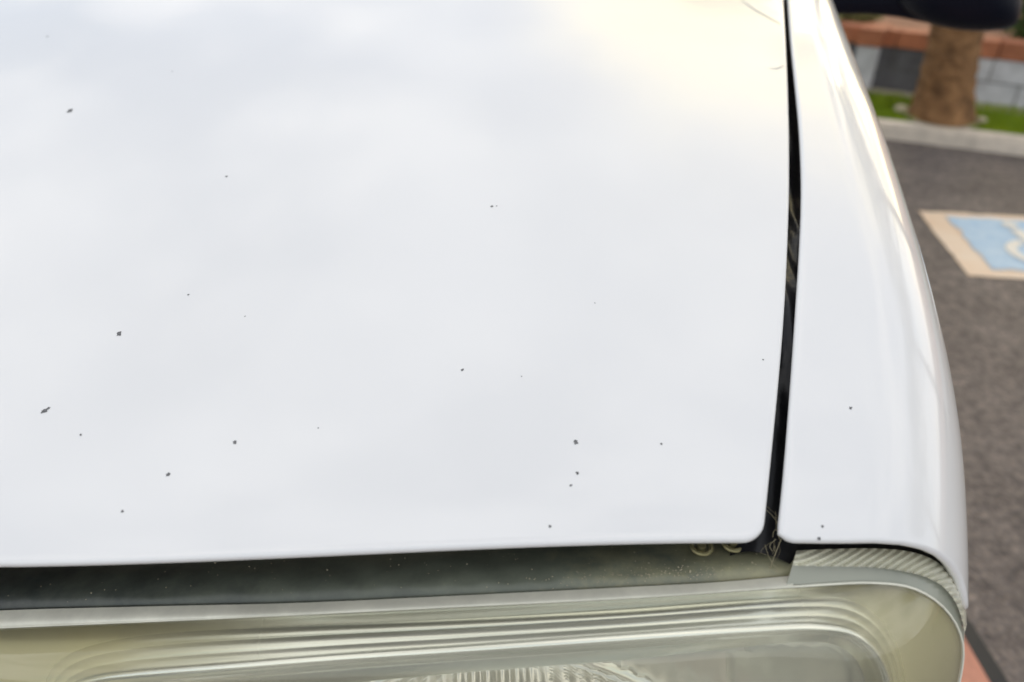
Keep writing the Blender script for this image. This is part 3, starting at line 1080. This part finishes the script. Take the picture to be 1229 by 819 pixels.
lp_O = lamp_loop(O_PX, DO, 0.02)
lp_W = lamp_loop(W_PX, DW, 0.028)
lp_I = lamp_loop(I_PX, DI, 0.036)
def inset(lp, d):
    out = []
    for i in range(len(lp)):
        a_, b_ = lp[i - 1], lp[(i + 1) % len(lp)]
        tx, ty = b_[0] - a_[0], b_[1] - a_[1]
        q = math.hypot(tx, ty) or 1
        out.append((lp[i][0] - ty / q * d, lp[i][1] + tx / q * d))
    return out
lp_R1, lp_R2 = inset(lp_L1, 0.0014), inset(lp_L1, 0.0032)
rows = [loop3(lp_L1, 0.006), loop3(lp_L1, 0.0015), loop3(lp_R1, 0.0012), loop3(lp_R2, 0.0018)]
for k in range(1, 11):
    f = k / 11
    rows.append(loop3(pmix(lp_R2, lp_O, f), 0.0018 + (DO - 0.0018) * f))
NR = 40
for k in range(NR + 1):
    f = k / NR
    D = DO + (DW - DO) * f - 0.0012 * abs(math.sin(math.pi * 3 * f)) ** 0.8
    rows.append(loop3(pmix(lp_O, lp_W, f), D))
for k in range(1, 7):      # rolled bead at W
    f = k / 6
    rows.append(loop3(pmix(lp_W, lp_I, f * 0.42), DW - 0.003 * math.sin(math.pi * f) + 0.004 * f))
for k in range(1, 5):
    f = k / 4
    rows.append(loop3(pmix(lp_W, lp_I, 0.42 + 0.58 * f), DW + 0.004 + (DI - DW - 0.004) * f))
bez = loft('bezel', rows, BEZEL, head, closed=True, sharp=35)
# fluted reflector bowl
si = [p[0] for p in lp_I]; ri = [p[1] for p in lp_I]
cs_, cr_ = sum(si) / len(si), sum(ri) / len(ri)
def bowl(f, s, r):
    d = DI + 0.012 + 0.075 * (1 - f ** 2.2)
    if f < 0.985:
        d -= 0.0034 * abs(math.sin(math.pi * s / 0.0105)) * min(1, f / 0.25) * min(1, (0.985 - f) / 0.12)
    return d
rows = [loop3(lp_I, DI), loop3(lp_I, DI + 0.010)]
for f in list(np.linspace(0.99, 0.02, 40)):
    rows.append(loop3(lp_I, 0, f, lambda s, r, f=f: bowl(f, s, r)))
# denser columns along the loop so the flutes resolve
def densify(rows, k):
    out = []
    for r in rows:
        n = len(r)
        o = []
        for i in range(n):
            a, b = Vector(r[i]), Vector(r[(i + 1) % n])
            for j in range(k):
                o.append(a.lerp(b, j / k))
        out.append(o)
    return out
lpd = []
for i in range(len(lp_I)):
    a, b = lp_I[i], lp_I[(i + 1) % len(lp_I)]
    for j in range(4):
        lpd.append((a[0] + (b[0] - a[0]) * j / 4, a[1] + (b[1] - a[1]) * j / 4))
def loopd(f, dfun):
    return [lsurf(cs_ + (s - cs_) * f, cr_ + (r - cr_) * f, dfun(cs_ + (s - cs_) * f, cr_ + (r - cr_) * f)) for s, r in lpd]
rows = [loopd(1.0, lambda s, r: DI), loopd(1.0, lambda s, r: DI + 0.008)]
for f in list(np.linspace(0.99, 0.02, 40)):
    rows.append(loopd(f, lambda s, r, f=f: bowl(f, s, r)))
loft('reflector', rows, CHROME, head, closed=True, cap=True, sharp=50)
# bulb
bm = bmesh.new()
bc = lsurf(cs_, cr_, 0.07)
tube_bm(bm, [lsurf(cs_, cr_, 0.115), lsurf(cs_, cr_, 0.09)], 0.012, 16)
tube_bm(bm, [lsurf(cs_, cr_, 0.09), lsurf(cs_, cr_, 0.062), lsurf(cs_, cr_, 0.055)], 0.0075, 16, 0.003)
from_bm('bulb', bm, LENS, head)
# clear cover over the whole lamp face
rows = [loop3(lp_L1, 0.0005)]
for f in list(np.linspace(0.995, 0.9, 12)) + list(np.linspace(0.88, 0.05, 20)):
    rows.append(loop3(lp_L1, 0, f, lambda s, r, f=f: 0.0003 - 0.028 * (1 - f ** 8)))
loft('lens', rows, LENS, head, closed=True, cap=True, sharp=80)
bm = bmesh.new()
rim = [Vector(p) + NL * 0.0004 for p in loop3(lp_L1, 0.0005)]
tube_bm(bm, rim + [rim[0]], 0.0007, 8)
from_bm('lens_edge_glint', bm, LEDGE, head)  # thin pale tube added for the bright glint along the lens edge
rim = [Vector(p) for p in loop3(pmix(lp_W, lp_I, 0.03), DW - 0.0012)]
bm = bmesh.new()
tube_bm(bm, rim + [rim[0]], 0.0026, 10)
from_bm('highlight_rim', bm, HIGHLIGHT_RIM, head)  # bright tube added to draw the highlight along the bead
# flange along the top of the lens, and the housing trough running back under the hood
T_PX = [(-112, 741), (-40, 736), (0, 733), (200, 727.5), (350, 724), (550, 715), (750, 705), (860, 699), (940, 692), (966, 690)]
L1T = [(-112, 776), (-40, 755.5), (0, 753.5), (200, 745), (350, 738), (550, 728), (750, 718), (860, 711), (950, 704.6)]
U_PX = [(-112, 690), (-40, 682), (0, 678), (200, 671), (350, 665), (550, 657), (750, 650), (860, 645), (955, 640), (985, 638)]
def strip_rows(A, DA, B, DB, n=90, m=8, bulge=0.0):
    a = [lsurf(*lhit(p[0], p[1], DA), DA) for p in catmull(A, n)]
    b = [lsurf(*lhit(p[0], p[1], DB), DB) for p in catmull(B, n)]
    return [[pa.lerp(pb, k / m) + NL * (bulge * math.sin(math.pi * k / m)) for pa, pb in zip(a, b)] for k in range(m + 1)]
DT, DU = 0.010, 0.047
loft('flange', strip_rows(L1T, -0.0005, T_PX[:-2] + [(950, 691.4)], DT - 0.0015, bulge=0.0035), LEDGE, head)
rows = []
for k in range(13):
    f = k / 12
    Dk = DT + 0.0005 + (DU - DT) * f ** 1.8
    rows.append([lsurf(*lhit(p[0] * (1 - f) + q[0] * f, p[1] * (1 - f) + q[1] * f, Dk), Dk) for p, q in zip(catmull(T_PX, 120), catmull(U_PX, 120))])
back = [p + Vector((0, 0.10, -0.012)) for p in rows[-1]]
mid = [p + Vector((0, 0.04, -0.002)) for p in rows[-1]]
rows = rows + [mid, back]
rows2 = []
for k, r in enumerate(rows):
    rows2.append([p + Vector((0, 0, 0.0012 * noise.noise(p * 70))) if 2 < k < 10 else p for p in r])
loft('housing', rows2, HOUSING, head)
# ribbed marker lens wrapping round the corner, on a pale base band
RT_PX = [(956, 661), (990, 659.5), (1050, 658.5), (1090, 662), (1116, 670), (1136, 684), (1150, 702), (1158.5, 725), (1160.5, 750)]
RB_PX = [(951, 679), (990, 680), (1050, 681.5), (1085, 686), (1110, 692.5), (1130, 703), (1145, 720), (1153, 738), (1158, 759)]
BB_PX = [(944, 702), (990, 701.5), (1050, 700), (1090, 705), (1112, 714), (1130, 727), (1144, 744), (1152, 758), (1157, 772)]
DRT, DRB = 0.016, 0.003
n = 420
a = catmull(RT_PX, n); b = catmull(RB_PX, n)
rows = []
m = 10
def bandpt(u, v, lift):
    """u along 0..1, v 0 bottom..1 top"""
    i = min(n - 1, max(0, u * (n - 1)))
    i0 = int(i); f = i - i0; i1 = min(n - 1, i0 + 1)
    A = a[i0] * (1 - f) + a[i1] * f
    B = b[i0] * (1 - f) + b[i1] * f
    p = B * (1 - v) + A * v
    D = DRB + (DRT - DRB) * v - lift
    return lsurf(*lhit(p[0], p[1], D), D)
NRIB = 21
for k in range(m + 1):
    v = k / m
    row = []
    for i in range(n):
        u = i / (n - 1)
        ph = NRIB * (u ** 1.35) - 2.1 * v * (1 - 0.45 * u)
        row.append(bandpt(u, v, 0.0030 * abs(math.sin(math.pi * ph)) + 0.003 * math.sin(math.pi * v)))
    rows.append(row)
loft('marker_lens', rows, MARKER, head, sharp=25)
loft('marker_base', strip_rows(BB_PX, 0.001, RB_PX, DRB + 0.002, n=120), CLEARBLUE, head)
rr = strip_rows(RB_PX, DRB + 0.008, RT_PX, DRT + 0.006, n=120)
loft('marker_reflector', rr, LEDGE, head)
bk = [[p for p in rr[-1]], [p + Vector((-0.004, 0.03, -0.004)) for p in rr[-1]]]
loft('marker_backing', bk, BLACK_BACKING, head)
# adjuster screws peeping out under the hood lip
for (px, py, r) in ((842, 656, 0.0058), (880, 652, 0.0058)):
    c = lsurf(*lhit(px, py, 0.026), 0.026)
    bm = bmesh.new()
    tube_bm(bm, [c + Vector((0, 0.004, -0.016)), c + Vector((0, 0, -0.002)), c + Vector((0, 0, 0.0015))], r * 0.55, 14, r * 0.45)
    for k in range(24):
        pass
    ring = [[c + Vector(((r + 0.0014 * math.cos(t)) * math.cos(q), (r + 0.0014 * math.cos(t)) * math.sin(q), 0.0014 * math.sin(t))) for t in np.linspace(0, 2 * math.pi, 9)[:-1]] for q in np.linspace(0, 2 * math.pi, 25)]
    vv_ = [[bm.verts.new(p) for p in rw] for rw in ring]
    for i in range(24):
        for j in range(8):
            bm.faces.new((vv_[i][j], vv_[i][(j + 1) % 8], vv_[i + 1][(j + 1) % 8], vv_[i + 1][j]))
    from_bm('adjuster_screw', bm, BRASS, head)
# dry straw and web caught in the corner of the gap
bm = bmesh.new()
rng = random.Random(5)
for k in range(13):
    px, py = rng.gauss(927, 5), rng.uniform(618, 672)
    D = 0.028 - 0.016 * (py - 618) / 54
    c = lsurf(*lhit(px, py, D), D) + Vector((0, 0, 0.002))
    d = (D2 * rng.uniform(0.5, 1.2) + D1 * rng.gauss(0, 0.45) + NL * rng.gauss(0, 0.35)).normalized() * rng.uniform(0.004, 0.012)
    cur = Vector((rng.gauss(0, 1), rng.gauss(0, 1), rng.gauss(0, 1))) * 0.0018
    tube_bm(bm, [c - d, c - d * 0.3 + cur, c + d * 0.3 + cur, c + d], rng.choice((0.00006, 0.00009, 0.00013, 0.0002)), 5)
tag(from_bm('straw', bm, STRAW), kind='stuff')

# dirt crumbs lying along the trough
rng = random.Random(9)
V, Fc = [], []
for k in range(260):
    if k < 150:
        px = rng.gauss(800, 70); off = rng.gauss(0.28, 0.10)
    else:
        px = rng.uniform(0, 930); off = rng.uniform(0.15, 0.9)
    if not 2 < px < 940: continue
    off = min(0.9, max(0.05, off))
    py = interp(px, T_PX) * (1 - off) + interp(px, U_PX) * off
    D = DT + 0.0005 + (DU - DT) * off ** 1.8
    c = lsurf(*lhit(px, py, D), D) + NL * 0.0003
    r = rng.uniform(0.00015, 0.0005) * (1.4 if k % 11 == 0 else 1)
    i = len(V)
    for dx, dy, dz in ((1, 0, 0), (-1, 0, 0), (0, 1, 0), (0, -1, 0), (0, 0, 1), (0, 0, -1)):
        V.append(c + Vector((dx * rng.uniform(.6, 1.6), dy, dz)) * r)
    Fc += [tuple(i + q for q in f) for f in ((0, 2, 4), (2, 1, 4), (1, 3, 4), (3, 0, 4), (2, 0, 5), (1, 2, 5), (3, 1, 5), (0, 3, 5))]
tag(mesh('dirt_crumbs', V, Fc, DIRT), kind='stuff')

# ---- door mirror
mir = empty('side_mirror', (0.35, 1.78, 1.3), None, None)
mir['label'] = 'black door mirror on a thick arm'
parent_to(mir, car)
mir.matrix_parent_inverse = Matrix.Translation(-Vector(car.location))
YM = 1.78
FM = lambda p: YM - p.y
rows = []
OUT = [(1062, -30), (1075, 4), (1098, 22), (1130, 33), (1165, 38), (1200, 37.5), (1217, 33), (1225, 20), (1228, -5), (1229, -40), (1226, -80), (1215, -110), (1190, -122), (1130, -120), (1085, -105), (1065, -70)]
OP = [hit(a_, b_, FM, 0.2, 6) for a_, b_ in catmull(OUT + [OUT[0]], 61)[:-1]]
cen = sum(OP, Vector()) / len(OP)
def mring(f, dy):
    return [cen + (p - cen) * f + Vector((0, dy, 0)) for p in OP]
loft('housing', [mring(0.30, -0.062), mring(0.55, -0.058), mring(0.75, -0.048), mring(0.88, -0.034), mring(0.96, -0.016), mring(1.0, 0.006), mring(1.0, 0.05), mring(0.98, 0.07), mring(0.93, 0.072), mring(0.92, 0.06)], MIRROR_BLACK, mir, closed=True, cap=False, sharp=60)
mesh('front_cap', mring(0.30, -0.062), [tuple(range(len(OP)))], MIRROR_BLACK, mir)
mesh('mirror_glass', mring(0.925, 0.063), [tuple(range(len(OP)))], MGLASS, mir)
bm = bmesh.new()
aA = hit(985, -8, FM, 0.2, 6); aB = hit(1120, -3, FM, 0.2, 6)
for (dz, dy) in ((0.0, 0.02),):
    N_ = 9
    ringA = []
    for i in range(N_):
        f = i / (N_ - 1)
        c = aA.lerp(aB, f) + Vector((0, dy, dz + 0.006 * math.sin(math.pi * f)))
        hz = 0.044 + 0.016 * (f - 0.4) ** 2
        ringA.append([c + Vector((0, 0.035 * math.copysign(abs(math.cos(t)) ** 0.7, math.cos(t)), hz * math.copysign(abs(math.sin(t)) ** 0.7, math.sin(t)))) for t in np.linspace(0, 2 * math.pi, 25)[:-1]])
loft('arm', ringA, MIRROR_BLACK, mir, closed=True)

# ---- the rest of the car behind and below the picture
def mirx(o, parent=None, name=None):
    me = o.data.copy()
    for v in me.vertices:
        v.co.x = 2 * XC - v.co.x
    me.flip_normals()
    n_ = bpy.data.objects.new(name or o.name.split('.')[0], me)
    COL.objects.link(n_)
    parent_to(n_, parent or car)
    return n_
mirx(fender); mirx(bpy.data.objects['hood_seal'])
head2 = empty('headlight', (2 * XC - P0.x, P0.y, P0.z), None, None)
parent_to(head2, car); head2.matrix_parent_inverse = Matrix.Translation(-Vector(car.location))
for o in list(head.children):
    n_ = bpy.data.objects.new(o.name.split('.')[0], o.data.copy())
    for v in n_.data.vertices: v.co.x = 2 * XC - v.co.x
    n_.data.flip_normals()
    COL.objects.link(n_)
    n_.parent = head2
    n_.matrix_parent_inverse = Matrix.Translation(-Vector(head2.location))
mir2 = empty('side_mirror', (2 * XC - 0.35, 1.78, 1.3), None, None)
parent_to(mir2, car); mir2.matrix_parent_inverse = Matrix.Translation(-Vector(car.location))
for o in list(mir.children):
    n_ = bpy.data.objects.new(o.name.split('.')[0], o.data.copy())
    for v in n_.data.vertices: v.co.x = 2 * XC - v.co.x
    n_.data.flip_normals()
    COL.objects.link(n_)
    n_.parent = mir2
    n_.matrix_parent_inverse = Matrix.Translation(-Vector(mir2.location))
HWD = xout(1.6) - XC
zc = zt(XC, HOOD_REAR)
# cabin: windscreen, roof, doors
def span(y, z, half, n=13, arch=0.03):
    return [Vector((XC + half * s, y, z + arch * (1 - s * s))) for s in np.linspace(-1, 1, n)]
loft('cowl', [span(1.545, zc - 0.09, HWD - 0.07), span(1.70, zc - 0.05, HWD - 0.07)], BLACK, car)
loft('windscreen', [span(1.66, zc - 0.045, HWD - 0.09, arch=0.05), span(2.30, 1.93, HWD - 0.17, arch=0.05)], GLASSDARK, car)
loft('roof', [span(2.27, 1.93, HWD - 0.16, arch=0.056), span(2.6, 1.985, HWD - 0.16, arch=0.06), span(4.6, 1.97, HWD - 0.16, arch=0.06), span(4.9, 1.90, HWD - 0.16, arch=0.05)], PAINT, car)
for sg in (-1, 1):
    X = lambda d: XC + sg * (HWD - d)
    bm = bmesh.new()
    P_ = [Vector((X(0.055), 1.60, zc - 0.075)), Vector((X(0.155), 2.29, 1.935))]
    tube_bm(bm, P_, 0.045, 10)
    from_bm('windscreen_pillar', bm, PAINT, car)
    loft('door', [[(X(-0.012), y, 0.45), (X(-0.024), y, 0.8), (X(-0.01), y, 1.1), (X(0.03), y, 1.34)] for y in (1.63, 1.9, 2.3, 2.75)], PAINT, car)
    loft('side_panel', [[(X(-0.012), y, 0.45), (X(-0.024), y, 0.8), (X(-0.01), y, 1.1), (X(0.03), y, 1.34)] for y in (2.76, 3.4, 4.2, 4.9)], PAINT, car)
    loft('side_window', [[(X(0.033), y0, 1.335), (X(0.158), y1, 1.94)] for y0, y1 in ((1.66, 2.32), (2.2, 2.5), (3.4, 3.4), (4.9, 4.88))], GLASSDARK, car)
    for yw in (0.95, 4.1):
        xw = X(0.13)
        wh = bpy.data.objects.new('wheel', None)
        COL.objects.link(wh); wh.location = (xw, yw, 0.36)
        parent_to(wh, car); wh.matrix_parent_inverse = Matrix.Translation(-Vector(car.location))
        def wring(r, dx, n=40):
            return [Vector((xw + sg * dx, yw + r * math.cos(2 * math.pi * k / n), 0.36 + r * math.sin(2 * math.pi * k / n))) for k in range(n)]
        o = loft('tyre', [wring(0.20, -0.10), wring(0.33, -0.11), wring(0.355, -0.09), wring(0.36, 0), wring(0.355, 0.09), wring(0.33, 0.11), wring(0.21, 0.10), wring(0.20, 0.07)], TYRE, None, closed=True)
        o.parent = wh; o.matrix_parent_inverse = Matrix.Translation(-Vector(wh.location))
        o = loft('rim', [wring(0.20, 0.09), wring(0.18, 0.075), wring(0.12, 0.05), wring(0.07, 0.085), wring(0.03, 0.09)], RIM, None, closed=True, cap=True)
        o.parent = wh; o.matrix_parent_inverse = Matrix.Translation(-Vector(wh.location))
# grille and bumper
yg = yfront(XC)
rows = []
lx = (P0 + D1 * -0.34).x
for z, dy in ((1.10, 0.012), (0.98, -0.03), (0.84, -0.06)):
    rows.append([(x, yfront(x) + dy + 0.02, z) for x in np.linspace(XC - (lx - XC), lx, 21)])
loft('grille', rows, BLACK, car)
rows = []
for z, dy in ((0.90, 0.10), (0.89, -0.09), (0.86, -0.125), (0.70, -0.13), (0.58, -0.10), (0.55, -0.02)):
    rows.append([(x, yfront(max(min(x, 0.12), 2 * XC - 0.12)) + dy + 3.0 * max(0, abs(x - XC) - 0.78) ** 2, z) for x in np.linspace(XC - 0.91, XC + 0.91, 41)])
loft('bumper', rows, PAINT, car)
rows = []
for z, dy in ((1.02, 0.035), (0.99, 0.0), (0.95, -0.03), (0.90, -0.05), (0.86, -0.05)):
    rows.append([(x, yfront(min(x, 0.14)) + dy + 4.0 * max(0, x - 0.08) ** 2, z) for x in np.linspace(lx, 0.165, 21)])
fp = loft('front_panel', rows, PAINT, car)
mirx(fp)
# body-colour return between the lamp's outer side and the fender
a_, b_ = [], []
s1_ = max(p[0] for p in lp_L1) - 0.004
for k in range(13):
    f = k / 12
    p = lsurf(s1_, 0.045 + 0.145 * f, 0.006)
    yy = 0.50 + 0.035 * f
    a_.append(p)
    b_.append(Vector((xout(yy) - 0.004, yy, p.z - 0.02)))
fr = loft('front_panel', [a_, [p.lerp(q, 0.5) + Vector((0.006, -0.004, 0)) for p, q in zip(a_, b_)], b_], PAINT, car)
mirx(fr)
